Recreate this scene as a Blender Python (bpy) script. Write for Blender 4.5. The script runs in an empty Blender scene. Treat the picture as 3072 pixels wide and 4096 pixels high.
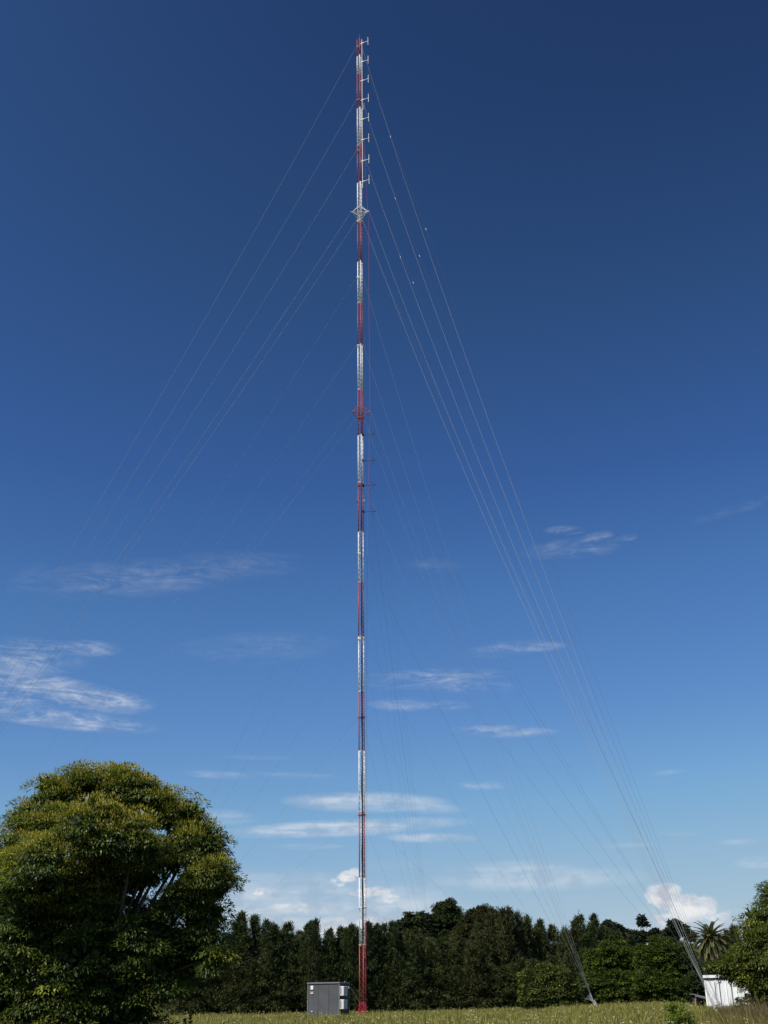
import bpy, math, random
import numpy as np
from mathutils import Vector, Matrix

R = math.radians
rng = np.random.default_rng(7)
random.seed(7)
sc = bpy.context.scene
COL = sc.collection

# ------------------------------------------------------------------ camera
F_PX, PITCH, ROLL, EYE = 4430.0, R(23.7), R(0.74), 1.6
MAST_Y = 111.5
cam_d = bpy.data.cameras.new('camera')
cam = bpy.data.objects.new('camera', cam_d)
COL.objects.link(cam)
fw = Vector((0, math.cos(PITCH), math.sin(PITCH)))
up0 = Vector((0, -math.sin(PITCH), math.cos(PITCH)))
rt0 = Vector((1, 0, 0))
rt = rt0 * math.cos(ROLL) - up0 * math.sin(ROLL)
up = rt0 * math.sin(ROLL) + up0 * math.cos(ROLL)
cam.matrix_world = Matrix(((rt.x, up.x, -fw.x, 0), (rt.y, up.y, -fw.y, 0), (rt.z, up.z, -fw.z, EYE), (0, 0, 0, 1)))
cam_d.sensor_fit = 'VERTICAL'
cam_d.sensor_height = 36.0
cam_d.lens = 36.0 * F_PX / 4096.0
cam_d.clip_start = 0.1
cam_d.clip_end = 20000
sc.camera = cam

def ray(px, py):
    return (fw + rt * ((px - 1536) / F_PX) + up * ((2048 - py) / F_PX)).normalized()
def W(px, py, Y):
    """where the sight line through a photo pixel stands at the distance Y"""
    d = ray(px, py)
    return Vector((0, 0, EYE)) + d * (Y / d.y)
def PX(p):
    v = Vector(p) - Vector((0, 0, EYE))
    d = v.dot(fw)
    return 1536 + F_PX * v.dot(rt) / d, 2048 - F_PX * v.dot(up) / d

# ------------------------------------------------------------------ light
SUN_EL = R(50)
SUN_V = Vector((-0.78, -0.63, 0)).normalized() * math.cos(SUN_EL) + Vector((0, 0, math.sin(SUN_EL)))
sun_d = bpy.data.lights.new('sun', 'SUN')
sun_d.energy = 5.0
sun_d.angle = R(0.53)
sun_d.color = (1.0, 0.93, 0.82)
sun = bpy.data.objects.new('sun', sun_d)
sun.rotation_euler = SUN_V.to_track_quat('Z', 'Y').to_euler()
sun.location = (-40, -40, 60)
COL.objects.link(sun)
vs = sc.view_settings
vs.view_transform = 'Standard'
vs.look = 'None'
vs.exposure = 0.0
vs.gamma = 1.0
vs.use_curve_mapping = False
sc.cycles.max_bounces = 6
sc.cycles.transparent_max_bounces = 8

# world: physical sky, then real clouds by direction
world = bpy.data.worlds.new('World')
sc.world = world
world.use_nodes = True
nt = world.node_tree
nt.nodes.clear()
N = nt.nodes.new
L = nt.links.new
out = N('ShaderNodeOutputWorld')
bg = N('ShaderNodeBackground')
L(bg.outputs[0], out.inputs[0])
sky = N('ShaderNodeTexSky')
sky.sky_type = 'NISHITA'
sky.sun_disc = False
sky.sun_elevation = SUN_EL
sky.sun_rotation = math.atan2(SUN_V.x, SUN_V.y)
sky.altitude = 50
sky.air_density = 1.0
sky.dust_density = 0.6
sky.ozone_density = 2.0
def mth(op, a, b=None, c=None, clamp=False):
    n = N('ShaderNodeMath'); n.operation = op; n.use_clamp = clamp
    for i, v in enumerate((a, b, c)):
        if v is None: continue
        if hasattr(v, 'links') or hasattr(v, 'is_linked'): L(v, n.inputs[i])
        else: n.inputs[i].default_value = v
    return n.outputs[0]
tc = N('ShaderNodeTexCoord')
sep = N('ShaderNodeSeparateXYZ'); L(tc.outputs['Generated'], sep.inputs[0])
az = mth('ARCTAN2', sep.outputs[0], sep.outputs[1])
el = mth('ARCSINE', sep.outputs[2])
uv = N('ShaderNodeCombineXYZ'); L(az, uv.inputs[0]); L(el, uv.inputs[1])
def az_el(px, py):
    d = ray(px * 1.852, py * 1.852)
    return math.atan2(d.x, d.y), math.asin(d.z)
def cloud_sum(lst):
    tot = None
    for (x, y, hw, hh, rot, amp) in lst:
        a, e = az_el(x, y)
        a2, e2 = az_el(x + hw, y)
        a3, e3 = az_el(x, y - hh)
        mp = N('ShaderNodeMapping'); mp.vector_type = 'TEXTURE'
        mp.inputs['Location'].default_value = (a, e, 0)
        mp.inputs['Rotation'].default_value = (0, 0, R(rot))
        mp.inputs['Scale'].default_value = (abs(a2 - a), abs(e3 - e), 1)
        L(uv.outputs[0], mp.inputs['Vector'])
        g = N('ShaderNodeTexGradient'); g.gradient_type = 'SPHERICAL'
        L(mp.outputs[0], g.inputs[0])
        s = mth('SMOOTH_MIN', mth('MULTIPLY', g.outputs['Fac'], 1.6), 1.0, 0.3)
        m = mth('MULTIPLY', s, amp)
        tot = m if tot is None else mth('MAXIMUM', tot, m)
    return tot
def noise(vec_scale, scale, detail, rough, dist=0.0, seed=0.0, rot=0.0):
    mp = N('ShaderNodeMapping')
    mp.inputs['Scale'].default_value = vec_scale
    mp.inputs['Location'].default_value = (seed, seed * 1.7, seed)
    mp.inputs['Rotation'].default_value = (0, 0, R(rot))
    L(uv.outputs[0], mp.inputs['Vector'])
    n = N('ShaderNodeTexNoise')
    n.inputs['Scale'].default_value = scale
    n.inputs['Detail'].default_value = detail
    n.inputs['Roughness'].default_value = rough
    n.inputs['Distortion'].default_value = dist
    L(mp.outputs[0], n.inputs['Vector'])
    return n.outputs['Fac']
# x, y, half width, half height, rotation, amount (overview pixels of the photograph -> directions)
CIRRUS = [
    (55, 1418, 150, 46, 2, .62), (175, 1402, 95, 22, 3, .62), (-30, 1495, 190, 44, -6, .70), (130, 1492, 205, 36, -9, 1.0), (235, 1512, 110, 26, -4, .85),
    (150, 1555, 215, 24, -3, .95), (300, 1248, 270, 46, 7, .24), (500, 1222, 180, 36, 3, .15), (60, 1250, 60, 30, 40, .08),
    (560, 1400, 200, 40, 4, .13),
    (1220, 1145, 50, 12, -4, .40), (1285, 1163, 46, 15, 8, .50), (1352, 1162, 30, 9, 4, .52),
    (1590, 1100, 120, 14, 9, .16), (940, 1220, 90, 22, 0, .10), (1240, 1185, 130, 26, 0, .22),
    (930, 1466, 190, 24, 1, .52), (1010, 1482, 120, 20, -2, .36), (870, 1522, 80, 16, -2, .52), (965, 1522, 60, 12, -4, .42),
    (1172, 1397, 60, 12, 2, .5), (1090, 1402, 110, 20, 5, .3), (1085, 1579, 130, 16, -3, .62), (1160, 1582, 60, 10, -2, .4), (1045, 1696, 66, 12, -2, .42),
]
BAND = [
    (790, 1733, 190, 25, -1, .88), (900, 1742, 110, 16, -5, .5), (740, 1788, 290, 21, 2, .95), (860, 1778, 180, 16, 0, .6), (930, 1810, 110, 14, -2, .62),
    (660, 1829, 95, 8, 0, .55), (475, 1674, 95, 11, -3, .34), (490, 1766, 80, 20, -3, .42), (640, 1676, 120, 9, -2, .2), (555, 1636, 90, 7, 0, .18),
    (1090, 1882, 190, 26, 0, .55), (1150, 1898, 280, 30, 0, .42), (1440, 1668, 50, 7, 2, .4), (1468, 1801, 52, 7, -3, .45), (1640, 1862, 60, 16, 0, .4),
    (1345, 1826, 80, 8, 0, .26), (840, 1868, 120, 14, 2, .35), (1600, 1818, 60, 8, 0, .25),
    (590, 1905, 190, 40, 1, .38), (620, 1968, 290, 90, 0, .70), (850, 1985, 190, 90, 0, .60), (1500, 2010, 240, 70, 0, .42),
]
CUMUL = [
    (756, 1892, 44, 24, 12, .95), (735, 1905, 40, 20, 12, .7), (575, 1926, 120, 16, -2, .8), (640, 1960, 90, 18, -2, .72), (800, 1927, 70, 18, 3, .92), (835, 1940, 50, 22, -4, .7), (540, 1985, 100, 26, 0, .6),
    (720, 2005, 110, 34, 3, .8), (800, 1996, 70, 28, 2, .85),
    (1436, 1938, 56, 46, 4, 1.05), (1485, 1958, 76, 46, 0, 1.0), (1522, 1962, 46, 34, -10, .9), (1460, 1984, 100, 28, 0, .85),
    (1560, 1985, 60, 26, -8, .75), (1590, 1965, 60, 16, -6, .55), (960, 2000, 70, 20, 0, .5),
]
m1 = cloud_sum(CIRRUS); m2 = cloud_sum(BAND); m3 = cloud_sum(CUMUL)
n1a = noise((1, 6.5, 1), 11.0, 12, .70, .9, 3.1, 6)
n1b = noise((1, 2.6, 1), 70.0, 10, .68, .5, 7.7, 14)
n2 = noise((1, 9.0, 1), 8.0, 10, .62, .35, 1.3, 0)
n3 = noise((1, 1.5, 1), 52.0, 12, .60, .15, 5.2, 0)
def remap(v, a, b):
    n = N('ShaderNodeMapRange'); n.interpolation_type = 'SMOOTHSTEP'
    L(v, n.inputs['Value']); n.inputs['From Min'].default_value = a; n.inputs['From Max'].default_value = b
    return n.outputs[0]
wisp = mth('ADD', mth('MULTIPLY', remap(n1a, .40, .70), .80), mth('MULTIPLY', remap(n1b, .42, .68), .42))
d1 = mth('MULTIPLY', m1, wisp)
d2 = mth('MULTIPLY', m2, mth('MULTIPLY_ADD', remap(n2, .32, .66), .92, .08))
d3 = mth('MULTIPLY', remap(mth('ADD', m3, mth('MULTIPLY', mth('SUBTRACT', n3, .5), 2.7)), .33, .74), mth('MINIMUM', m3, 1.0))
d12 = mth('MAXIMUM', mth('MULTIPLY', d1, .66), mth('MULTIPLY', d2, .72))
dens = mth('MINIMUM', mth('MAXIMUM', d12, mth('MULTIPLY', d3, .97)), 0.97)
# sky colour grade
hs = N('ShaderNodeHueSaturation')
hs.inputs['Hue'].default_value = 0.5
hs.inputs['Saturation'].default_value = 1.0
hs.inputs['Value'].default_value = 1.0
L(sky.outputs[0], hs.inputs['Color'])
CS = 0.10   # background strength
def vscale(sock, k):
    n = N('ShaderNodeVectorMath'); n.operation = 'SCALE'; L(sock, n.inputs[0]); n.inputs['Scale'].default_value = k
    return n.outputs[0]
crv = N('ShaderNodeRGBCurve')
CURVES = (
    [(0, 0), (.072, .0137), (.0782, .0168), (.0908, .0242), (.122, .0409), (.156, .0704), (.216, .117), (.301, .198), (.392, .287), (.55, .40), (1, .8)],
    [(0, 0), (.122, .0395), (.133, .0482), (.153, .0704), (.195, .1095), (.254, .1878), (.337, .266), (.445, .397), (.539, .462), (.65, .53), (1, .8)],
    [(0, 0), (.231, .122), (.246, .144), (.279, .195), (.337, .309), (.423, .451), (.509, .558), (.604, .645), (.70, .66), (1, .8)])
for ci, pts_ in enumerate(CURVES):
    c = crv.mapping.curves[ci]
    while len(c.points) < len(pts_): c.points.new(.5, .5)
    for p_, (x_, y_) in zip(c.points, pts_):
        p_.location = (x_, y_); p_.handle_type = 'VECTOR'
crv.mapping.update()
L(vscale(hs.outputs[0], CS), crv.inputs['Color'])
mx = N('ShaderNodeMix'); mx.data_type = 'RGBA'
L(dens, mx.inputs[0])
grade = N('ShaderNodeMix'); grade.data_type = 'RGBA'; grade.blend_type = 'MULTIPLY'; grade.inputs[0].default_value = 1.0
grade.inputs[7].default_value = (1, 1, 1, 1)
L(vscale(crv.outputs[0], 1 / CS), grade.inputs[6])
L(grade.outputs[2], mx.inputs[6])
# cloud brightness: shaded undersides where the billow noise is low
cr = N('ShaderNodeMapRange')
L(noise((1, 1.6, 1), 40.0, 8, .55, .1, 5.2), cr.inputs['Value'])
cr.inputs['From Min'].default_value = .40; cr.inputs['From Max'].default_value = .57
cr.inputs['To Min'].default_value = 0.0; cr.inputs['To Max'].default_value = 1.0
cc = N('ShaderNodeMix'); cc.data_type = 'RGBA'
L(cr.outputs[0], cc.inputs[0])
cc.inputs[6].default_value = (.50 / CS, .55 / CS, .64 / CS, 1)
cc.inputs[7].default_value = (.84 / CS, .845 / CS, .86 / CS, 1)
L(cc.outputs[2], mx.inputs[7])
L(mx.outputs[2], bg.inputs['Color'])
bg.inputs['Strength'].default_value = CS

# ------------------------------------------------------------------ helpers
def tag(o, label=None, cat=None, group=None, kind=None):
    if label: o['label'] = label
    if cat: o['category'] = cat
    if group: o['group'] = group
    if kind: o['kind'] = kind
    return o
def empty(name, loc, rz=0.0):
    o = bpy.data.objects.new(name, None); COL.objects.link(o)
    o.location = loc; o.rotation_euler = (0, 0, rz); o.empty_display_size = .2
    return o
def frame(d):
    d = d.normalized()
    a = Vector((0, 0, 1)) if abs(d.z) < .9 else Vector((1, 0, 0))
    u = d.cross(a).normalized(); v = d.cross(u).normalized()
    return u, v
class MB:
    def __init__(s): s.v = []; s.f = []; s.o = Vector((0, 0, 0))
    def tube(s, pts, rad, n=6, cap=True):
        pts = [Vector(p) for p in pts]
        if not hasattr(rad, '__len__'): rad = [rad] * len(pts)
        b = len(s.v); u = None
        for i, p in enumerate(pts):
            d = (pts[min(i + 1, len(pts) - 1)] - pts[max(i - 1, 0)])
            if u is None: u, w = frame(d)
            else:
                d = d.normalized(); u = (u - d * u.dot(d)).normalized(); w = d.cross(u)
            for k in range(n):
                t = 2 * math.pi * (k + .5) / n
                s.v.append(p + (u * math.cos(t) + w * math.sin(t)) * rad[i])
        for i in range(len(pts) - 1):
            for k in range(n):
                k2 = (k + 1) % n
                s.f.append((b + i * n + k, b + i * n + k2, b + (i + 1) * n + k2, b + (i + 1) * n + k))
        if cap:
            s.f.append(tuple(b + k for k in range(n))[::-1])
            s.f.append(tuple(b + (len(pts) - 1) * n + k for k in range(n)))
        return s
    def box(s, c, size, rz=0.0, M=None):
        b = len(s.v); c = Vector(c)
        m = M or Matrix.Rotation(rz, 3, 'Z')
        for x in (-.5, .5):
            for y in (-.5, .5):
                for z in (-.5, .5):
                    s.v.append(c + m @ Vector((x * size[0], y * size[1], z * size[2])))
        for q in ((0, 1, 3, 2), (4, 6, 7, 5), (0, 4, 5, 1), (2, 3, 7, 6), (0, 2, 6, 4), (1, 5, 7, 3)):
            s.f.append(tuple(b + i for i in q))
        return s
    def bevbox(s, c, size, bv, rz=0.0):
        """box with chamfered vertical and top edges"""
        b = len(s.v); c = Vector(c); m = Matrix.Rotation(rz, 3, 'Z')
        hx, hy, hz = size[0] / 2, size[1] / 2, size[2] / 2
        def ring(x, y, z, k):
            return [(x - k, y, z), (x, y - k, z), (x, -y + k, z), (x - k, -y, z), (-x + k, -y, z), (-x, -y + k, z), (-x, y - k, z), (-x + k, y, z)]
        rings = [ring(hx, hy, -hz, bv), ring(hx, hy, hz - bv, bv), ring(hx - bv, hy - bv, hz, bv * .4)]
        for rg in rings:
            for p in rg: s.v.append(c + m @ Vector(p))
        for i in range(2):
            for k in range(8):
                k2 = (k + 1) % 8
                s.f.append((b + i * 8 + k, b + (i + 1) * 8 + k, b + (i + 1) * 8 + k2, b + i * 8 + k2))
        s.f.append(tuple(b + k for k in range(8)))
        s.f.append(tuple(b + 16 + k for k in range(8))[::-1])
        return s
    def build(s, name, mat, parent=None, smooth=False):
        me = bpy.data.meshes.new(name)
        o0 = s.o
        me.from_pydata([tuple(v - o0) for v in s.v], [], s.f)
        me.materials.append(mat)
        if smooth: me.polygons.foreach_set('use_smooth', [True] * len(me.polygons))
        me.update()
        o = bpy.data.objects.new(name, me); COL.objects.link(o)
        o.location = o0
        if parent is not None: o.parent = parent
        return o

def mat(name, col, rough=.6, spec=.5, metal=0.0, var=.0, vscale=3.0, bump=0.0, bscale=30.0, dirt=None):
    m = bpy.data.materials.new(name); m.use_nodes = True
    t = m.node_tree; b = t.nodes['Principled BSDF']
    b.inputs['Base Color'].default_value = (*col, 1)
    b.inputs['Roughness'].default_value = rough
    b.inputs['Metallic'].default_value = metal
    b.inputs['Specular IOR Level'].default_value = spec
    c = t.nodes.new('ShaderNodeTexCoord')
    if var > 0 or dirt:
        n = t.nodes.new('ShaderNodeTexNoise'); n.inputs['Scale'].default_value = vscale; n.inputs['Detail'].default_value = 6
        t.links.new(c.outputs['Object'], n.inputs['Vector'])
        r = t.nodes.new('ShaderNodeValToRGB')
        lo = dirt if dirt else tuple(x * (1 - var) for x in col)
        r.color_ramp.elements[0].position = .30; r.color_ramp.elements[0].color = (*lo, 1)
        r.color_ramp.elements[1].position = .62; r.color_ramp.elements[1].color = (*[min(1, x * (1 + var * .4)) for x in col], 1)
        t.links.new(n.outputs['Fac'], r.inputs[0]); t.links.new(r.outputs[0], b.inputs['Base Color'])
    if bump > 0:
        n2 = t.nodes.new('ShaderNodeTexNoise'); n2.inputs['Scale'].default_value = bscale; n2.inputs['Detail'].default_value = 4
        t.links.new(c.outputs['Object'], n2.inputs['Vector'])
        bp = t.nodes.new('ShaderNodeBump'); bp.inputs['Strength'].default_value = bump; bp.inputs['Distance'].default_value = .02
        t.links.new(n2.outputs['Fac'], bp.inputs['Height']); t.links.new(bp.outputs[0], b.inputs['Normal'])
    return m
def leaf_mat(name, rough=.45, spec=.4, trans=.25, tint=(1.0, 1.15, .45)):
    m = bpy.data.materials.new(name); m.use_nodes = True
    t = m.node_tree; b = t.nodes['Principled BSDF']; o = t.nodes['Material Output']
    a = t.nodes.new('ShaderNodeAttribute'); a.attribute_name = 'tint'
    t.links.new(a.outputs['Color'], b.inputs['Base Color'])
    b.inputs['Roughness'].default_value = rough; b.inputs['Specular IOR Level'].default_value = spec
    tr = t.nodes.new('ShaderNodeBsdfTranslucent')
    mu = t.nodes.new('ShaderNodeMix'); mu.data_type = 'RGBA'; mu.blend_type = 'MULTIPLY'; mu.inputs[0].default_value = 1
    t.links.new(a.outputs['Color'], mu.inputs[6]); mu.inputs[7].default_value = (*tint, 1)
    t.links.new(mu.outputs[2], tr.inputs['Color'])
    ms = t.nodes.new('ShaderNodeMixShader'); ms.inputs[0].default_value = trans
    t.links.new(b.outputs[0], ms.inputs[1]); t.links.new(tr.outputs[0], ms.inputs[2]); t.links.new(ms.outputs[0], o.inputs['Surface'])
    return m

M = dict(
    white=mat('white_mast_paint', (.90, .90, .88), .45, vscale=1.3, dirt=(.66, .60, .53)),
    red=mat('red_mast_paint', (.34, .040, .030), .5, vscale=1.1, dirt=(.27, .075, .05)),
    crimson=mat('crimson_base_paint', (.50, .02, .06), .5, var=.25, vscale=6),
    steel=mat('galvanised_steel', (.42, .43, .44), .5, metal=.0, var=.2, vscale=12),
    wire=mat('galvanised_wire', (.26, .265, .275), .55, metal=0.0),
    wiredark=mat('shade_toned_wire', (.055, .06, .068), .6, metal=0.0),  # same wire made darker: its unlit look is put into the colour
    insul=mat('pale_insulator', (.75, .75, .72), .35),
    cable=mat('black_cable', (.012, .012, .014), .55),
    black=mat('black_antenna_metal', (.01, .011, .014), .5),
    pink=mat('red_cord', (.50, .05, .10), .6),
    hut=mat('grey_hut_panel', (.083, .086, .095), .55, var=.2, vscale=1.1, bump=.15, bscale=60),
    hutrim=mat('hut_trim', (.17, .175, .18), .5, var=.15),
    hutdark=mat('dark_parts_and_shade', (.035, .035, .038), .6, var=.2),  # dark parts, and painted shade on the hut side and under the shed roof
    acwhite=mat('ac_white', (.72, .72, .70), .4, var=.06),
    acgrey=mat('ac_grille', (.18, .18, .18), .5),
    signw=mat('sign_white', (.85, .85, .83), .4),
    signr=mat('sign_red', (.55, .16, .10), .45),
    shed=mat('white_shed_metal', (.86, .87, .87), .42, var=.10, vscale=.9),
    shedroof=mat('grey_roof_metal', (.16, .165, .17), .5, var=.25, vscale=2),
    wood=mat('old_timber', (.33, .22, .10), .8, var=.3, vscale=8),
    bark=mat('bark', (.085, .065, .048), .9, var=.4, vscale=9, bump=.6, bscale=18),
    palmbark=mat('palm_bark', (.12, .085, .055), .9, var=.4, vscale=6, bump=.6, bscale=14),
    needle=leaf_mat('needle_foliage', .7, .1, .12),
    leaf=leaf_mat('glossy_leaves', .45, .32, .32),
    broad=leaf_mat('broad_leaves', .55, .2, .22),
    grass=leaf_mat('grass_blades', .7, .15, .28, (1.0, 1.0, .6)),
    petal=leaf_mat('petals', .7, .1, .2, (1, 1, 1)),
)

def leaves(name, P, D, Nn, ln, wd, colr, m, parent=None, fold=0.0, origin=(0, 0, 0)):
    """N leaves as kite quads: P base, D direction, Nn side hint"""
    n = len(P)
    D = D / np.linalg.norm(D, axis=1, keepdims=True)
    S = np.cross(D, Nn); S /= (np.linalg.norm(S, axis=1, keepdims=True) + 1e-9)
    U = np.cross(S, D)
    ln = np.broadcast_to(np.asarray(ln, float), (n,))[:, None]; wd = np.broadcast_to(np.asarray(wd, float), (n,))[:, None]
    P = P - np.asarray(origin)
    a = P; tip = P + D * ln - U * ln * .12
    mid = P + D * ln * .42
    b = mid + S * wd * .5 + U * fold * wd; c = mid - S * wd * .5 + U * fold * wd
    V = np.stack([a, b, tip, c], 1).reshape(-1, 3).astype(np.float32)
    me = bpy.data.meshes.new(name)
    me.vertices.add(4 * n); me.vertices.foreach_set('co', V.ravel())
    me.loops.add(4 * n); me.loops.foreach_set('vertex_index', np.arange(4 * n, dtype=np.int32))
    me.polygons.add(n)
    me.polygons.foreach_set('loop_start', np.arange(0, 4 * n, 4, dtype=np.int32))
    me.polygons.foreach_set('loop_total', np.full(n, 4, dtype=np.int32))
    me.update(calc_edges=True)
    ca = me.attributes.new('tint', 'FLOAT_COLOR', 'FACE')
    cc4 = np.concatenate([np.clip(colr, 0, 1), np.ones((n, 1))], 1).astype(np.float32)
    ca.data.foreach_set('color', cc4.ravel())
    me.materials.append(m)
    o = bpy.data.objects.new(name, me); COL.objects.link(o)
    o.location = origin
    if parent is not None: o.parent = parent
    return o
def sph(n):
    v = rng.normal(size=(n, 3)); return v / np.linalg.norm(v, axis=1, keepdims=True)
def copy_tree(o, parent=None):
    c = o.copy(); COL.objects.link(c)
    if parent is not None: c.parent = parent
    for ch in o.children: copy_tree(ch, c)
    return c

# ------------------------------------------------------------------ ground
gm_ = bpy.data.materials.new('meadow_soil'); gm_.use_nodes = True
t = gm_.node_tree; b = t.nodes['Principled BSDF']; b.inputs['Roughness'].default_value = .95; b.inputs['Specular IOR Level'].default_value = .1
c_ = t.nodes.new('ShaderNodeTexCoord')
n_ = t.nodes.new('ShaderNodeTexNoise'); n_.inputs['Scale'].default_value = .35; n_.inputs['Detail'].default_value = 10; n_.inputs['Roughness'].default_value = .7
t.links.new(c_.outputs['Object'], n_.inputs['Vector'])
r_ = t.nodes.new('ShaderNodeValToRGB')
r_.color_ramp.elements[0].position = .3; r_.color_ramp.elements[0].color = (.060, .070, .022, 1)
r_.color_ramp.elements[1].position = .7; r_.color_ramp.elements[1].color = (.13, .125, .045, 1)
t.links.new(n_.outputs['Fac'], r_.inputs[0]); t.links.new(r_.outputs[0], b.inputs['Base Color'])
def sstep(v, a, b_):
    q = np.clip((v - a) / (b_ - a), 0, 1); return q * q * (3 - 2 * q)
def ground_z(x, y):
    return rise(x, y) + 0.06 * math.sin(x * .11 + 1.3) * math.cos(y * .083) + .03 * math.sin(x * .31 + y * .23)
def rise(x, y):
    return .40 * sstep(x, 10, 24) * (1 - sstep(x, 70, 110)) * sstep(y, 64, 95) * (1 - sstep(y, 175, 215))
xs = np.concatenate([np.linspace(-3000, -140, 8), np.linspace(-120, 120, 81), np.linspace(140, 3000, 8)])
ysg = np.concatenate([np.linspace(-300, -10, 5), np.linspace(0, 220, 90), np.linspace(260, 6000, 9)])
gv = []; gf = []
for j, y in enumerate(ysg):
    for i, x in enumerate(xs):
        inner = abs(x) <= 120 and 0 <= y <= 220
        gv.append((x, y, float(ground_z(x, y)) if inner else 0.0))
w = len(xs)
for j in range(len(ysg) - 1):
    for i in range(w - 1):
        gf.append((j * w + i, j * w + i + 1, (j + 1) * w + i + 1, (j + 1) * w + i))
me = bpy.data.meshes.new('ground'); me.from_pydata(gv, [], gf); me.materials.append(gm_); me.update()
g = bpy.data.objects.new('ground', me); COL.objects.link(g); tag(g, kind='structure')

# ------------------------------------------------------------------ mast
mc = W(1450.5, 4062, MAST_Y); MX = mc.x
def zat(py):
    """height on the mast axis seen at photo row py"""
    lo, hi = -5, 200
    for _ in range(50):
        m_ = (lo + hi) / 2
        if PX((MX, MAST_Y, m_))[1] > py: lo = m_
        else: hi = m_
    return (lo + hi) / 2
LEG = {'near': Vector((.10, -.285)), 'left': Vector((-.265, .09)), 'right': Vector((.255, .195))}
# real mast is very slightly off plumb: follow it
def axis(z):
    return MX
def legp(k, z): return Vector((axis(z) + LEG[k].x, MAST_Y + LEG[k].y, z))
rows = [4069, 3781.4, 3508.5, 3247.6, 3001, 2766.7, 2545, 2328.5, 2126.7, 1929.6, 1741, 1557.5, 1381.6, 1211, 1046.5, 886.8, 730.6, 580.5, 433.6, 293.5, 224.8, 157]
zs = [zat(r) for r in rows]
zs[0] = 0.35
mast = empty('guyed_mast', (MX, MAST_Y, 0))
tag(mast, 'tall slender lattice radio mast painted in red and white bands, held up by guy wires', 'radio mast')
MO = Vector((MX, MAST_Y, 0))
for i in range(len(zs) - 1):
    z0, z1 = zs[i], zs[i + 1]
    m = M['red'] if i % 2 == 0 else M['white']
    mb = MB(); mb.o = Vector((0, 0, 0))
    n = max(2, int(round((z1 - z0) / .545)))
    hstep = (z1 - z0 - .06) / n
    pairs = (('left', 'near'), ('near', 'right'), ('right', 'left'))
    for a, b2 in pairs:
        for j in range(n):
            za = z0 + .03 + j * hstep
            p, q, r2 = legp(a, za) - MO, legp(b2, za + hstep / 2) - MO, legp(a, za + hstep) - MO
            mb.tube([p, q, r2], .0145, 4, False)
    for zz in (z0 + .03, z1 - .03):
        for k in LEG:
            c0 = legp(k, zz) - MO
            mb.tube([c0 - Vector((0, 0, .02)), c0 + Vector((0, 0, .02))], .062, 8)
        for a, b2 in pairs:
            mb.tube([legp(a, zz) - MO, legp(b2, zz) - MO], .014, 4, False)
    s = mb.build('lattice_section', m, mast)
    for k in LEG:
        lb = MB()
        lb.tube([legp(k, z0) - MO, legp(k, z1) - MO], .049, 8)
        lb.build('leg', m, s, True)
# lightning spike
lb = MB(); p = legp('near', zs[-1]) - MO
lb.tube([p, p + Vector((0, 0, .75))], [.03, .012], 6)
lb.build('lightning_rod', M['red'], mast)
# base stool
bm_ = MB()
def side_(d): return Vector((-d.y, d.x, 0))
bm_.tube([(0, 0, .0), (0, 0, .06)], .52, 12)
bm_.tube([(0, 0, .34), (0, 0, .385)], .42, 12)
for k in LEG:
    d = Vector((LEG[k].x, LEG[k].y, 0)); dn = d.normalized()
    bm_.tube([d + Vector((0, 0, .35)), d * 2.0 + Vector((0, 0, .03))], [.09, .13], 6)
    bm_.tube([d + Vector((0, 0, .8)), d * 2.1 + Vector((0, 0, .03))], .05, 5)
    bm_.tube([d + Vector((0, 0, .35)), d + Vector((0, 0, 1.35))], .066, 8)
    for q in range(5):
        zz_ = .45 + q * .17
        bm_.tube([d * (1.75 - q * .15) + side_(dn) * .16 + Vector((0, 0, zz_ - .1)), d * .3 + Vector((0, 0, zz_ + .08)), d * (1.7 - q * .15) - side_(dn) * .18 + Vector((0, 0, zz_))], .028, 5)
    side = Vector((-dn.y, dn.x, 0))
    for q in (-1, 1):
        bm_.tube([d + side * q * .05 + Vector((0, 0, .95)), d * 1.2 + side * q * .28 + Vector((0, 0, .05))], .028, 5)
bm_.build('base_stool', M['crimson'], mast)
fb = MB(); fb.bevbox((0, 0, .02), (1.5, 1.5, .25), .04); fb.build('concrete_footing', mat('concrete', (.3, .29, .27), .9, var=.3), mast)

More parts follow.
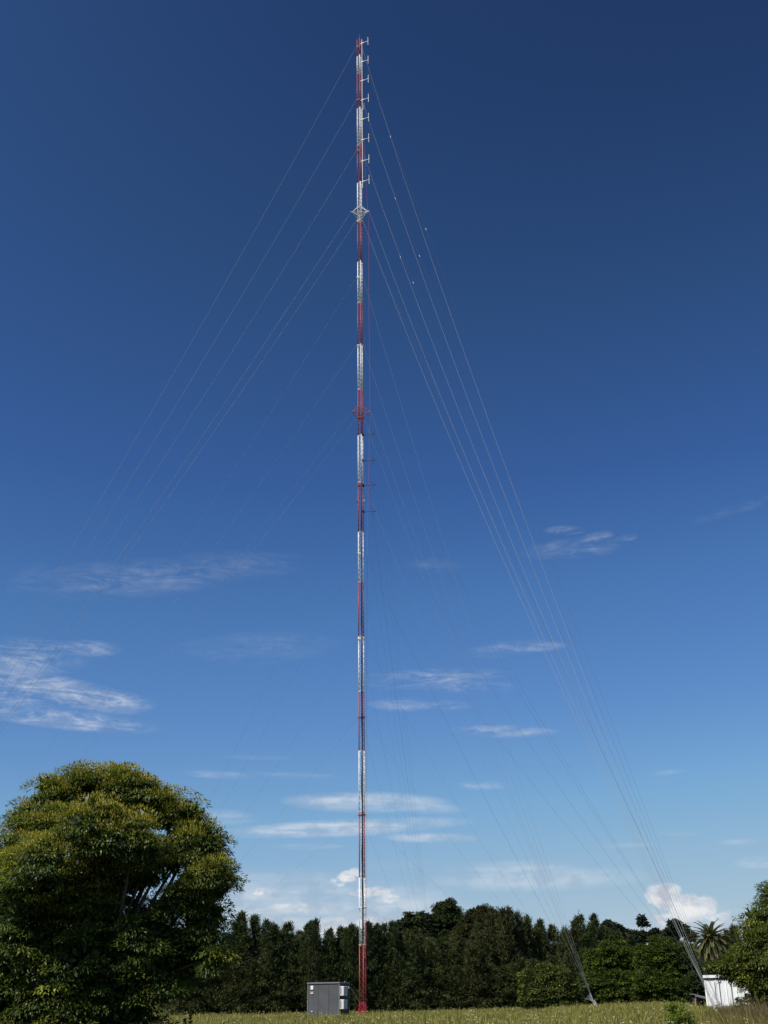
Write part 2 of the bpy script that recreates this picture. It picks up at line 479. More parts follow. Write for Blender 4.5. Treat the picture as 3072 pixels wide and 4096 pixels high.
LV = [190, 402, 605, 852, 884, 1111, 1382, 1652, 1672, 1941, 2214, 2556, 2870, 3260, 3632]
LZ = [zat(y) for y in LV]
def colour_at(z):
    for i in range(len(zs) - 1):
        if zs[i] <= z < zs[i + 1]: return 'red' if i % 2 == 0 else 'white'
    return 'red'
ARMS = {'A': Vector((-.92, -.20, 0)), 'B': Vector((1.02, -.30, 0)), 'C': Vector((-.05, 1.05, 0))}
ATT = {}
for li, z in enumerate(LZ):
    star = li in (3, 7)
    mm = M['white'] if li == 3 else M[colour_at(z)]
    cb = MB()
    if star:
        for key, a in ARMS.items():
            tip = Vector((0, 0, z)) + a
            for k in LEG:
                d = Vector((LEG[k].x, LEG[k].y, 0))
                if d.dot(a) < -.1: continue
                cb.tube([d + Vector((0, 0, z + .95)), tip], .042, 6)
                cb.tube([d + Vector((0, 0, z - .75)), tip], .028, 6)
                cb.tube([d + Vector((0, 0, z)), tip], .022, 5)
            cb.tube([tip + a.normalized() * -.06, tip + a.normalized() * .18], .06, 6)
            ATT[(li, key)] = MO + tip + a.normalized() * .15
        o = cb.build('torsion_star', mm, mast)
    else:
        for key, a in ARMS.items():
            an = a.normalized()
            tip = Vector((0, 0, z)) + an * .40
            ks = sorted(LEG, key=lambda k: -Vector((LEG[k].x, LEG[k].y, 0)).dot(an))[:2]
            for k in ks:
                d = Vector((LEG[k].x, LEG[k].y, 0))
                cb.tube([d + Vector((0, 0, z + .02)), tip], .035, 6)
            ATT[(li, key)] = MO + tip
        ks = list(LEG)
        for i in range(3):
            a1, b1 = LEG[ks[i]], LEG[ks[(i + 1) % 3]]
            cb.tube([Vector((a1.x, a1.y, z)), Vector((b1.x, b1.y, z))], .026, 6)
        for k in LEG:
            cb.tube([Vector((LEG[k].x, LEG[k].y, z - .1)), Vector((LEG[k].x, LEG[k].y, z + .1))], .056, 8)
        o = cb.build('guy_collar', mm, mast)

# ------------------------------------------------------------------ guy anchors and wires
def anchor(px, gy, Y, height, lean):
    g0 = W(px, gy, Y); g0.z = ground_z(g0.x, g0.y)
    return g0, Vector((g0.x, g0.y, g0.z + height)) + lean
ANC = {}
def mk_anchor(key, px, Y, height, label):
    a = W(px, 3990, Y)
    base = Vector((a.x, Y, 0)); toward = (Vector((MX, MAST_Y, 0)) - base).normalized()
    top = base + toward * height * .55 + Vector((0, 0, height))
    r0 = empty('guy_anchor', base); tag(r0, label, 'guy anchor', 'anchors of the mast guys')
    tl = top - base
    mb = MB()
    side = Vector((-toward.y, toward.x, 0))
    for q in (-1, 1):
        mb.tube([side * q * .06 + Vector((0, 0, -.1)), side * q * .05 + tl * .92], .022, 6)
    mb.build('anchor_rod', M['steel'], r0)
    pm = MB(); d = tl.normalized(); nrm = side
    mt = Matrix((side, d.cross(side), d)).transposed()
    pm.box(tl * .95, (.03, .26, .36), M=mt); pm.box(tl * .72, (.12, .10, .18), M=mt)
    pm.build('equaliser_plate', M['steel'], r0)
    cf = MB(); cf.bevbox((0, 0, .06), (.9, .9, .22), .03); cf.build('concrete_block', M['acwhite'] if False else bpy.data.materials['concrete'], r0)
    ANC[key] = (top, d, side)
    return r0
A_ = [('A1', -850, 118, 1.1, 'guy anchor far out to the left, beyond the big leafy tree'),
      ('A2', -560, 116, 1.1, 'guy anchor in the field to the left behind the big leafy tree'),
      ('A3', 380, 113, 1.0, 'guy anchor nearest the mast on its left, behind the leafy tree crown'),
      ('P1', 2878, 74, 1.25, 'tall grey guy anchor rods standing in front of the white shed'),
      ('P2', 2900, 86, .95, 'low pale guy anchor just right of the taller rods by the white shed'),
      ('P3', 2400, 112, 1.05, 'grey guy anchor with turnbuckles in the meadow, below the bright round trees'),
      ('P4', 1757, 142, 1.0, 'guy anchor at the foot of the dark tree row, to the right of the mast')]
for a in A_: mk_anchor(*a)
PLAN = []
ORD = ['topmost', 'second', 'third', 'fourth', 'fifth', 'sixth', 'seventh', 'eighth', 'ninth', 'tenth', 'eleventh', 'twelfth', 'thirteenth', 'fourteenth', 'lowest']
for li in range(15):
    if li <= 4: PLAN += [(li, 'A', 'A1'), (li, 'B', 'P1'), (li, 'C', 'P2')]
    elif li <= 8:
        PLAN += [(li, 'A', 'A2'), (li, 'B', 'P3'), (li, 'C', 'P4')]
        if li >= 7: PLAN.append((li, 'B', 'P2'))
    elif li <= 10: PLAN += [(li, 'A', 'A3'), (li, 'B', 'P3'), (li, 'B', 'P2'), (li, 'C', 'P4')]
    else: PLAN += [(li, 'A', 'A3'), (li, 'B', 'P3'), (li, 'C', 'P4')]
WHERE = {'A1': 'down left, the flattest set', 'A2': 'down left behind the leafy tree', 'A3': 'to the near left anchor', 'P1': 'to the tall rods by the shed',
         'P2': 'to the low anchor by the shed', 'P3': 'to the meadow anchor', 'P4': 'to the tree row foot'}
cnt = {}
for (li, key, an) in PLAN:
    p0 = ATT[(li, key)]
    top, d, side = ANC[an]
    k = cnt.get(an, 0); cnt[an] = k + 1
    p1 = top + side * ((k % 3) - 1) * .05 + Vector((0, 0, (k // 3) * .05 - .08))
    L_ = (p1 - p0).length
    sag = {'A1': .019, 'A2': .017, 'A3': .03, 'P1': .029, 'P2': .003 if li < 5 else .028, 'P3': .02 if li < 11 else .05, 'P4': .015}[an] * L_
    if li == 14: sag = .032 * L_
    pts = []
    nseg = 18
    for i in range(nseg + 1):
        tt = i / nseg
        p = p0.lerp(p1, tt); p.z -= 4 * sag * tt * (1 - tt); pts.append(p)
    thick = {'A1': .0145, 'A2': .0062, 'A3': .0042, 'P1': .0092, 'P2': .0058, 'P3': .0074, 'P4': .0036}[an]
    if li > 10: thick = .0042
    dark = (an == 'P2') or (an == 'P4') or li > 9 or an == 'A3'
    wr = empty('guy_wire', pts[0])
    tag(wr, 'guy wire from the %s mast collar %s' % (ORD[li], WHERE[an]), 'guy wire', 'guy wires holding the mast')
    mb = MB(); mb.tube([p - pts[0] for p in pts], thick, 5, False); mb.build('cable', M['wiredark'] if dark else M['wire'], wr)
    # insulators and turnbuckle
    def at(tt):
        p = p0.lerp(p1, tt); p.z -= 4 * sag * tt * (1 - tt); return p
    tts = []
    if li in (0, 1, 2): tts = {'P1': [.16 + .02 * li], 'P2': [.30 - .03 * li]}.get(an, [])
    for tt in tts:
        q0, q1 = at(tt), at(tt + .0035)
        ib = MB(); ib.tube([q0 - pts[0], q0.lerp(q1, .5) - pts[0], q1 - pts[0]], [.014, .026, .014], 6); ib.build('insulator', M['insul'], wr)
    tb = MB(); q0, q1 = at(1 - .9 / L_), at(1.0)
    tb.tube([q0 - pts[0], q0.lerp(q1, .2) - pts[0], q0.lerp(q1, .8) - pts[0], q1 - pts[0]], [.012, .02, .02, .012], 6); tb.build('turnbuckle', M['steel'], wr)

# ------------------------------------------------------------------ antennas
def mpx(dx, py, dy=0.0):
    """a point beside the mast: dx metres right of the axis, at row py"""
    return Vector((MX + dx, MAST_Y + dy, zat(py)))
ztop, zbot = zat(157) - .42, zat(748) - .42
ar = empty('dipole_array', (MX + .40, MAST_Y - .36, zbot))
tag(ar, 'white pole of eight sideways dipoles fixed along the right of the mast top', 'antenna')
O = Vector(ar.location)
mb = MB(); mb.tube([(0, 0, 0), (0, 0, ztop - zbot)], .042, 8); mb.build('pole', M['white'], ar)
for py in (172, 246, 321, 398, 475, 557, 641, 723):
    z = zat(py) - .42 - zbot
    b1 = MB(); b1.tube([(-.2, .12, z), (.02, 0, z), (.30, -.11, z + .02)], [.05, .06, .045], 6)
    b1.tube([(.28, -.10, z + .02), (.82, -.30, z + .03)], .024, 6)
    bo = b1.build('boom', M['white'], ar)
    b3 = MB(); b3.tube([(.82, -.30, z - .66), (.82, -.30, z + .74)], .036, 8); b3.tube([(.82, -.30, z - .06), (.82, -.30, z + .12)], .055, 8)
    b3.build('dipole', M['white'], bo)
    b4 = MB(); b4.box((.12, -.06, z - .08), (.22, .08, .05)); b4.build('clamp', M['steel'], bo)
# panel antenna
pa = empty('panel_antenna', mpx(.62, 434, -.1)); tag(pa, 'small pale panel antenna beside the dipole pole on the upper mast', 'antenna')
mb = MB(); mb.bevbox((0, 0, .35), (.13, .16, .95), .02); mb.build('housing', mat('pale_pink_housing', (.70, .55, .58), .5), pa)
mb = MB(); mb.tube([(-.36, .1, -.15), (0, 0, -.12)], .03, 6); mb.build('bracket', M['white'], pa)
# four black side antennas
BL = [('just below the red outrigger star', 1738), ('halfway down the white band', 1842), ('at the top of the red band', 1941), ('lowest of the four', 2046)]
proto = None
for txt, py in BL:
    loc = mpx(.33, py, .14)
    if proto is None:
        r0 = empty('side_antenna', loc)
        mb = MB(); mb.tube([(-.26, -.36, .06), (-.05, -.05, .0), (.05, .02, -.02)], [.06, .075, .05], 6); mb.box((0, 0, -.02), (.12, .12, .26)); mb.build('bracket', M['black'], r0)
        mb = MB(); mb.tube([(0, 0, 0), (1.22, -.22, 0)], [.026, .03], 6); mb.build('boom', M['black'], r0)
        mb = MB(); mb.tube([(1.16, -.21, 0), (1.30, -.23, 0)], .055, 8); mb.build('hub', M['black'], r0)
        for q in (-1, 1):
            mb = MB(); mb.tube([(1.2, -.22, 0), (.86, -.10, q * .46)], .016, 5); mb.build('whisker', M['black'], r0)
        proto = r0
    else:
        r0 = copy_tree(proto); r0.location = loc
    tag(r0, 'black side antenna on a thin boom ' + txt, 'antenna', 'black antennas on the right of the mast')
# obstruction lights
for sx, py, lab in ((-.36, 2003, 'small dark lamp clamped to the left leg of the mast'), (.36, 2000, 'small grey lamp clamped to the right leg of the mast')):
    r0 = empty('obstruction_lamp', mpx(sx, py, .12)); tag(r0, lab, 'lamp', 'obstruction lamps on the mast')
    s_ = 1 if sx > 0 else -1
    mb = MB(); mb.tube([(-.1 * s_, 0, -.14), (.02 * s_, 0, -.14)], .03, 6); mb.tube([(.02 * s_, 0, -.2), (.02 * s_, 0, .0)], .07, 8); mb.build('body', M['black'] if s_ < 0 else M['steel'], r0)
    mb = MB(); mb.tube([(.02 * s_, 0, .0), (.02 * s_, 0, .1), (.02 * s_, 0, .17)], [.07, .06, .02], 8); mb.build('lens', M['red'] if s_ < 0 else M['steel'], r0)
# feeder cable bundle
pts = []
rowsf = list(np.linspace(1866, 4040, 46))
for i, py in enumerate(rowsf):
    z = zat(py); wv = .03 * math.sin(i * .9) + .025 * math.sin(i * 2.3)
    fade = min(1, i / 6)
    pts.append(Vector((MX + .045 + wv * .8 + (1 - fade) * .06, MAST_Y - .335 - .02 * math.cos(i * 1.7) + .42 * min(1, max(0, (py - 3770) / 60)), z)))
mb = MB(); mb.o = pts[-1].copy()
mb.tube(pts, [.035 + .010 * min(1, i / 8) for i in range(len(pts))], 7)
for j, off in enumerate(((.05, -.03), (-.045, -.03))):
    mb.tube([p + Vector((off[0], off[1], 0)) + Vector((.012 * math.sin(i * 1.3 + j), 0, 0)) for i, p in enumerate(pts[5 + 9 * j:])], .016, 5)
tag(mb.build('feeder_cable', M['cable'], None, True), 'thick black cable bundle strapped down the front of the lower mast', 'cable')
# thin reddish cord hanging right of the mast
cord = [(1452, 430), (1456, 520), (1459, 610), (1464, 720), (1468, 800), (1474, 880), (1475, 960), (1475, 1100), (1475.5, 1200), (1477, 1320), (1478, 1450), (1479, 1560), (1479, 1650), (1478, 1720), (1476, 1850), (1473, 1950), (1471, 2080), (1470, 2200), (1468, 2400), (1467, 2700), (1467, 3000), (1467, 3300), (1466.5, 3600), (1465, 3900), (1463, 4030)]
pts = [W(x, y, MAST_Y + .1) for x, y in cord]
mb = MB(); mb.o = pts[-1].copy(); mb.tube(pts, .011, 5)
tag(mb.build('halyard', M['pink'], None), 'thin reddish cord hanging down beside the right of the mast', 'cord')

# ------------------------------------------------------------------ equipment hut
HY, HPHI = 105.0, R(-17)
HWd, HL, HH = 2.98, 2.6, 2.85
fr = W(1358, 4000, HY); fl = W(1228, 4000, HY)
# front right corner -> hut centre
ca, sa = math.cos(HPHI), math.sin(HPHI)
ex = Vector((ca, sa, 0)); ey = Vector((-sa, ca, 0))
HC = Vector((fr.x, HY, 0)) - ex * (HWd / 2) + ey * (HL / 2)
hut = empty('equipment_hut', (HC.x, HC.y, 0), HPHI); tag(hut, 'dark grey flat topped equipment hut standing in the grass left of the mast foot', 'hut')
mb = MB()
mb.box((0, 0, HH / 2 + .02), (HWd - .06, HL - .06, HH - .08)); body = mb.build('wall', M['hut'], hut)
mb = MB()
for sx in (-1, 1):
    for sy in (-1, 1): mb.box((sx * (HWd / 2 - .035), sy * (HL / 2 - .035), HH / 2), (.08, .08, HH - .02))
mb.box((0, -HL / 2 + .03, .06), (HWd - .09, .075, .12)); mb.build('corner_post', M['hutrim'], hut)
mb = MB(); mb.bevbox((0, 0, HH + .035), (HWd + .09, HL + .09, .10), .02); mb.build('roof', M['hutrim'], hut)
mb = MB(); mb.box((HWd / 2 - .018, 0, HH / 2), (.03, HL - .18, HH - .12)); mb.build('side_shade_sheet', M['hutdark'], hut)  # added sheet: the right wall's shade put into a darker colour
for zc in (2.23, 1.17):
    a = MB(); a.bevbox((HWd / 2 + .20, -.78, zc), (.38, 1.0, .74), .03); ac = a.build('air_conditioner', M['acwhite'], hut)
    a = MB()
    a.box((HWd / 2 + .12, -1.283, zc), (.075, .014, .60))
    for k in range(5): a.box((HWd / 2 + .393, -.78, zc - .24 + k * .12), (.012, .8, .02))
    a.build('intake_slot', M['hutdark'], ac)
    a = MB(); a.box((HWd / 2 + .19, -.78, zc - .42), (.38, .9, .04)); a.build('bracket', M['acgrey'], ac)
yf = -HL / 2 - .0
a = MB(); a.bevbox((-HWd / 2 + .42, yf, 2.52), (.26, .05, .30), .02); sg = a.build('notice_plate', M['signw'], hut); sg['label'] = 'square white notice plate'
a = MB(); a.bevbox((-HWd / 2 + .42, yf, 2.10), (.26, .05, .17), .02); sg = a.build('notice_plate', M['signw'], hut); sg['label'] = 'small red and white notice plate'
a = MB(); a.box((-HWd / 2 + .42, yf - .028, 2.145), (.22, .006, .06)); a.build('stripe', M['signr'], sg)
a = MB(); a.box((-HWd / 2 + .42, yf - .028, 2.055), (.12, .006, .03)); a.build('stripe', M['signr'], sg)
a = MB(); a.bevbox((-HWd / 2 + .44, yf, .62), (.14, .05, .06), .01); a.build('vent_cap', M['signw'], hut)
a = MB()
for xx in (-.5, .49): a.box((xx, -HL / 2 + .024, HH / 2), (.018, .02, HH - .14))
a.build('panel_seam', M['hutdark'], hut)
a = MB(); a.box((0, 0, .05), (HWd + .3, HL + .3, .14)); a.build('plinth', bpy.data.materials['concrete'], hut)
a = MB(); a.tube([(HWd / 2 - .3, HL / 2 - .35, HH + .05), (HWd / 2 - .3, HL / 2 - .35, HH + .17)], .04, 8); a.build('roof_vent', M['steel'], hut)
# cable tray from hut to mast
p0 = W(1389, 3950, HY + 1.6); p1 = W(1401, 3950, HY + 2.2); p2 = W(1424, 3982, HY + 4); p3 = W(1440, 4015, MAST_Y - .3)
mb = MB(); mb.o = p0.copy(); mb.tube([p0, p1, p2, p3], .035, 6); mb.box(p0 + Vector((.05, 0, -.02)), (.22, .2, .2))
tag(mb.build('cable_conduit', M['steel'], None), 'grey conduit sloping from the hut side towards the mast foot', 'conduit')

# ------------------------------------------------------------------ white shed and lean-to
SY = 100.0
sl = W(2832, 4062, SY); sr = W(3020, 3990, SY)
SW = sr.x - sl.x; SH = 2.80
SR = R(-16); SD = 2.4
shc = Vector((sl.x, SY, 0)) + Matrix.Rotation(SR, 3, 'Z') @ Vector((SW / 2, 1.6, 0))
shed = empty('white_shed', shc, SR); tag(shed, 'white metal shed half covered by the leafy tree at the right edge', 'shed')
mb = MB()
# ribbed sheet front wall and plain side walls
npan = 5; pw = SW / npan
prof = []
for i in range(npan):
    x0 = -SW / 2 + i * pw
    prof += [(x0, -1.6), (x0 + pw * .08, -1.6 - .0), (x0 + pw * .10, -1.64), (x0 + pw * .16, -1.64), (x0 + pw * .18, -1.6), (x0 + pw * .55, -1.6 - (.012 if i % 2 else -.012))]
prof += [(SW / 2, -1.6), (SW / 2, 1.6), (-SW / 2, 1.6)]
b0 = len(mb.v)
for z in (0, SH - .12): mb.v += [Vector((x, y, z)) for x, y in prof]
npf = len(prof)
for k in range(npf): mb.f.append((k, (k + 1) % npf, npf + (k + 1) % npf, npf + k))
mb.build('wall', M['shed'], shed)
mb = MB(); mb.box((0, 0, SH - .03), (SW - .12, 3.06, .20)); mb.build('eave_gap_shade', M['hutdark'], shed)  # dark block painting the shade in the gap below the roof
mb = MB(); mb.box((0, -.06, SH + .13), (SW + .10, 3.4, .22)); mb.build('roof', M['shed'], shed)
mb = MB()
for x in (-SW / 2 + pw * 1.02, -SW / 2 + pw * 1.45, -SW / 2 + pw * 2.6): mb.box((x, -1.655, SH / 2 - .1), (.05, .03, SH - .35))
mb.build('batten', M['shedroof'], shed)
ll = W(2774, 4000, 103); lr = W(2822, 4000, 103)
lean = empty('lean_to', ((ll.x + lr.x) / 2, 103, 0)); tag(lean, 'low grey roofed animal shelter at the left end of the white shed', 'shelter')
lw = lr.x - ll.x
Mx = Matrix.Rotation(R(14), 3, 'Y')
mb = MB(); mb.box((0, 0, 1.46), (lw + .25, 1.3, .06), M=Mx); mb.box((.04, -.65, 1.38), (lw + .1, .05, .16), M=Mx); mb.build('roof', M['shedroof'], lean)
mb = MB(); mb.box((0, .55, .7), (lw - .05, .06, 1.3)); mb.box((-lw / 2 + .08, 0, .7), (.05, 1.0, 1.3)); mb.build('wall', M['hutdark'], lean)
for sx in (-1, 1):
    mb = MB(); mb.tube([(sx * (lw / 2 - .06), -.62, 0), (sx * (lw / 2 - .06), -.55, 1.32)], .04, 6); mb.build('post', M['shedroof'], lean)
pp = W(2783, 4010, 97)
mb = MB(); mb.o = Vector((pp.x, 97, 0)); mb.tube([(pp.x, 97, 0), (pp.x, 97, 1.2), (pp.x, 97, 1.23)], [.07, .065, .03], 8)
tag(mb.build('timber_post', M['wood'], None), 'short pale timber post in the grass beside the grey shelter', 'post')

# ------------------------------------------------------------------ trees
def limbs(mb, base, tips, r0, seed=0):
    rr = random.Random(seed)
    for t_ in tips:
        t_ = Vector(t_); n = 6; pts = []
        ctrl = base.lerp(t_, .5) + Vector((rr.uniform(-.3, .3), rr.uniform(-.3, .3), rr.uniform(.0, .5))) * ((t_ - base).length * .25)
        for i in range(n + 1):
            u_ = i / n
            p = base * (1 - u_) ** 2 + ctrl * 2 * u_ * (1 - u_) + t_ * u_ ** 2
            pts.append(p)
        mb.tube(pts, [r0 * (1 - .85 * i / n) for i in range(n + 1)], 6)

def lobed_tree(name, root_loc, lobes, trunk_r, leaf_l, leaf_w, nclump_m2, per, clump_r, cols, tips_col, m, label, cat, group=None, droop=.7, gap=None, seed=1, fork=1.5, inner=.15, inner_n=22, sub=6):
    """crown = leaf clumps over the skin of several lobes; lobes are (x,y,z,r) in local metres"""
    global rng
    rng = np.random.default_rng(seed)
    root = empty(name, root_loc); tag(root, label, cat, group)
    main = lobes
    if sub:
        ex_ = []
        for (lx, ly, lz, lr) in lobes:
            ex_.append((lx, ly, lz, lr * .80))
            for d_ in sph(sub):
                if lz + d_[2] * lr * .7 < .5: continue
                q_ = lr * rng.uniform(.34, .52)
                ex_.append((lx + d_[0] * (lr - q_ * .8), ly + d_[1] * (lr - q_ * .8), lz + d_[2] * (lr - q_ * .8), q_))
        lobes = ex_
    C = np.array([l[:3] for l in lobes]); Rr = np.array([l[3] for l in lobes])
    cen = []; nor = []
    for i, (c, r) in enumerate(zip(C, Rr)):
        n = int(4 * math.pi * r * r * nclump_m2)
        s = sph(n)
        jit = 1 + rng.normal(0, .07, (n, 1))
        p = c + s * r * jit * np.array([1, 1, .92])
        dd = np.linalg.norm(p[:, None, :] - C[None], axis=2) / Rr[None]
        dd[:, i] = 9
        keep = (dd.min(1) > .86) & (p[:, 2] > .25)
        cen.append(p[keep]); nor.append(s[keep])
    cen = np.concatenate(cen); nor = np.concatenate(nor)
    # inner foliage just under the skin of every lobe
    nin = [int(4 * math.pi * r * r * inner_n) for r in Rr]
    jj = np.repeat(np.arange(len(Rr)), nin)
    sI = sph(len(jj)); PI_ = C[jj] + sI * (Rr[jj] * rng.uniform(.55, .84, len(jj)))[:, None]
    if gap is not None:
        for (gx, gy, gz, rx, ry, rz) in gap:
            q = (PI_ - np.array([gx, gy, gz])) / np.array([rx, ry, rz]); kk = (q ** 2).sum(1) > 1
            PI_, sI = PI_[kk], sI[kk]
    kk = PI_[:, 2] > .1; PI_, sI = PI_[kk], sI[kk]
    # some interior clumps
    ni = int(len(cen) * inner); ii = rng.integers(0, len(C), ni)
    pin = C[ii] + sph(ni) * (Rr[ii] * rng.uniform(.4, .8, ni))[:, None]
    pin = pin[pin[:, 2] > .2]
    cen = np.concatenate([cen, pin]); nor = np.concatenate([nor, sph(len(pin))])
    if gap is not None:
        keep = np.ones(len(cen), bool)
        for (gx, gy, gz, rx, ry, rz) in gap:
            q = (cen - np.array([gx, gy, gz])) / np.array([rx, ry, rz])
            keep &= (q ** 2).sum(1) > 1
        cen = cen[keep]; nor = nor[keep]
    nc = len(cen)
    cr_ = rng.uniform(.7, 1.35, nc) * clump_r
    zmax = (C[:, 2] + Rr).max()
    ctint = rng.uniform(0, 1, nc)
    idx = np.repeat(np.arange(nc), per)
    n = len(idx)
    s = sph(n); s[:, 2] = np.abs(s[:, 2]) * .9 - .15
    rad = cr_[idx] * rng.uniform(.45, 1.0, n) ** .6
    flat = np.array([1.15, 1.15, .75])
    P = cen[idx] + s * flat * rad[:, None] + nor[idx] * (cr_[idx] * .15)[:, None]
    D = s * .9 + nor[idx] * .5 + rng.normal(0, .35, (n, 3)); D[:, 2] -= droop * rng.uniform(.3, 1.3, n)
    Nn = s * .6 + nor[idx] * .5 + np.array([0, 0, 1.0]) + rng.normal(0, .45, (n, 3))
    hrel = s[:, 2]
    cols = np.array(cols)
    ci = ctint[idx][:, None]
    col = cols[0] * (1 - ci) + cols[1] * ci
    young = (rng.uniform(0, 1, nc) < .035)[idx]
    col[young] = cols[1] * np.array([1.75, 1.6, 1.1])
    col = col * rng.uniform(.7, 1.35, (n, 1))
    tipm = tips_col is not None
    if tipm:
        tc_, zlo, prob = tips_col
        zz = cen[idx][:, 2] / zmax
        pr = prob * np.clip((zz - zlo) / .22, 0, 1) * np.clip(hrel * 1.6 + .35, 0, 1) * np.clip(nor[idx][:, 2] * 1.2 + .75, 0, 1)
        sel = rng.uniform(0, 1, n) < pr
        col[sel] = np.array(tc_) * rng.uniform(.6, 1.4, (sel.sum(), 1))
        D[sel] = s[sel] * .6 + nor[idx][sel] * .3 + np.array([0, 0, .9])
    P[:, 2] = np.maximum(P[:, 2], .05)
    mcol = col
    ll_ = leaf_l * rng.uniform(.7, 1.25, n); ww = leaf_w * rng.uniform(.75, 1.2, n)
    if tipm: ll_[sel] *= .85; ww[sel] *= .45
    k2 = len(PI_)
    if k2:
        P = np.concatenate([P, PI_]); D = np.concatenate([D, sI + rng.normal(0, .8, (k2, 3))]); Nn = np.concatenate([Nn, sI + rng.normal(0, .4, (k2, 3))])
        ll_ = np.concatenate([ll_, leaf_l * 2.0 * rng.uniform(.8, 1.3, k2)]); ww = np.concatenate([ww, leaf_l * 1.1 * rng.uniform(.8, 1.2, k2)])
        mcol = np.concatenate([mcol, cols[0] * rng.uniform(.7, 1.2, (k2, 1))])
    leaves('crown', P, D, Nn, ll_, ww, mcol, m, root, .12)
    mb = MB()
    mb.tube([(0, 0, -.2), (.02, 0, fork * .5), (.05, .0, fork)], [trunk_r * 1.35, trunk_r, trunk_r * .9], 9)
    lobes = main
    tips = [Vector(l[:3]) + Vector((0, 0, l[3] * .35)) for l in lobes]
    limbs(mb, Vector((.03, 0, fork * .9)), tips, trunk_r * .62, seed)
    rr = random.Random(seed)
    for l in lobes:   # secondary branches
        c = Vector(l[:3])
        for _ in range(5):
            d = Vector((rr.gauss(0, 1), rr.gauss(0, 1), rr.gauss(.3, .8))).normalized()
            mb.tube([c - Vector((0, 0, l[3] * .4)), c + d * l[3] * .45, c + d * l[3] * .88], [trunk_r * .16, trunk_r * .1, trunk_r * .04], 4)
    mb.build('trunk', M['bark'], root, True)
    return root

# big leafy tree on the left, 40 m away
BY = 40.0
bc = W(400 * 1.0, 3990, BY); BX = bc.x
def lob(ox, oy, rpx, dY=0.0):
    p = W(ox * 1.852, oy * 1.852, BY + dY)
    dep = (Vector(p) - Vector((0, 0, EYE))).dot(fw)
    return (p.x - BX, dY, p.z, max(.35, rpx * 1.852 / F_PX * dep - .20))
big = [lob(232, 1725, 76, .8), lob(150, 1745, 62, .2), lob(95, 1790, 62, -.4), lob(275, 1702, 55, .3), lob(330, 1745, 62, .2), lob(395, 1775, 56, .4), lob(200, 1800, 85, -2.0),
       lob(415, 1830, 58, -.2), lob(440, 1900, 62, .2), lob(452, 1890, 46, -.8), lob(30, 1870, 80, -.3), lob(-70, 1930, 95, .3), lob(90, 1880, 95, -2.1), lob(290, 1820, 62, -1.7), lob(320, 1880, 55, -.6),
       lob(395, 1945, 52, -.6), lob(430, 2030, 66, .2), lob(455, 2080, 40, -.6), lob(225, 1950, 58, -.5), lob(40, 2020, 100, -1.3), lob(-60, 2060, 120, .2), lob(180, 2060, 84, -1.1), lob(300, 2040, 74, -.8),
       lob(345, 2110, 66, -.6), lob(120, 2130, 84, -1.0), lob(250, 2150, 84, -.7), lob(20, 2150, 90, -.8), lob(392, 2105, 46, .2),
       lob(60, 2215, 95, -.8), lob(180, 2220, 90, -.9), lob(275, 2215, 84, -.6), lob(-40, 2190, 95, 0), lob(232, 1702, 58, .3), lob(445, 1850, 50, .2), lob(425, 1800, 44, 0), lob(120, 1740, 46, .3), lob(212, 1885, 60, -.9), lob(170, 1930, 60, -1.0), lob(262, 1900, 40, -.3), lob(444, 1818, 44, .2), lob(112, 1716, 46, .3), lob(62, 1768, 46, .2), lob(175, 1690, 46, .2), lob(262, 1885, 46, -1.0), lob(462, 1912, 52, .2), lob(446, 1985, 56, .1), lob(352, 1728, 46, .5), lob(370, 1850, 48, -.2), lob(300, 1900, 34, .6),
       lob(330, 1990, 70, 1.6), lob(200, 1900, 100, 1.9), lob(60, 2000, 120, 2.0), lob(250, 2090, 120, 1.9), lob(380, 2070, 70, 1.5)]
gp = lob(345, 1932, 34, 0)
gaps = [(gp[0], 0, gp[2], .36, 9, .27), ((lob(310, 1945, 10)[0]), 0, lob(310, 1945, 10)[2], .22, 9, .2), ((lob(215, 1855, 10)[0]), 0, lob(215, 1855, 10)[2], .2, 9, .16)]
lobed_tree('broadleaf_tree', (BX, BY, 0), big, .22, .135, .052, 3.4, 150, .46, [(.042, .072, .015), (.140, .170, .027)], ((.46, .385, .060), .42, .80), M['leaf'],  # tip colour: new growth, brightened to put sunlit highlights into the crown top
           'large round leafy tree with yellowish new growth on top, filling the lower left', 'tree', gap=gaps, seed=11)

# right hand near tree, 62 m away
RY = 62.0
rc = W(3110, 3990, RY); RX = rc.x
def lob2(px, py, rpx, dY=0.0):
    p = W(px, py, RY + dY); dep = (Vector(p) - Vector((0, 0, EYE))).dot(fw)
    return (p.x - RX, dY, p.z, rpx / F_PX * dep)
rl = [lob2(3105, 3590, 62), lob2(3060, 3680, 72), lob2(3020, 3780, 72, -.3), lob2(3075, 3800, 90, -1), lob2(2995, 3850, 58), lob2(2960, 3860, 44, -.4), lob2(2915, 3880, 34, -.2), lob2(3040, 3900, 80, -.6), lob2(3170, 3650, 100), lob2(3180, 3800, 120),
      lob2(3020, 3920, 44, -.4), lob2(3090, 3960, 90, -.5), lob2(3200, 3960, 110), lob2(3030, 3990, 55, -.6), lob2(3140, 3900, 90, 1.5), lob2(2870, 3872, 22, 0), lob2(2968, 3925, 26, -.3), lob2(2925, 3905, 20, 0)]
lobed_tree('broadleaf_tree', (RX, RY, 0), rl, .2, .14, .06, 3.6, 84, .44, [(.060, .084, .016), (.125, .150, .024)], ((.20, .19, .040), .5, .5), M['leaf'],
           'dense green leafy tree at the right edge, its low branches over the white shed', 'tree', seed=5)

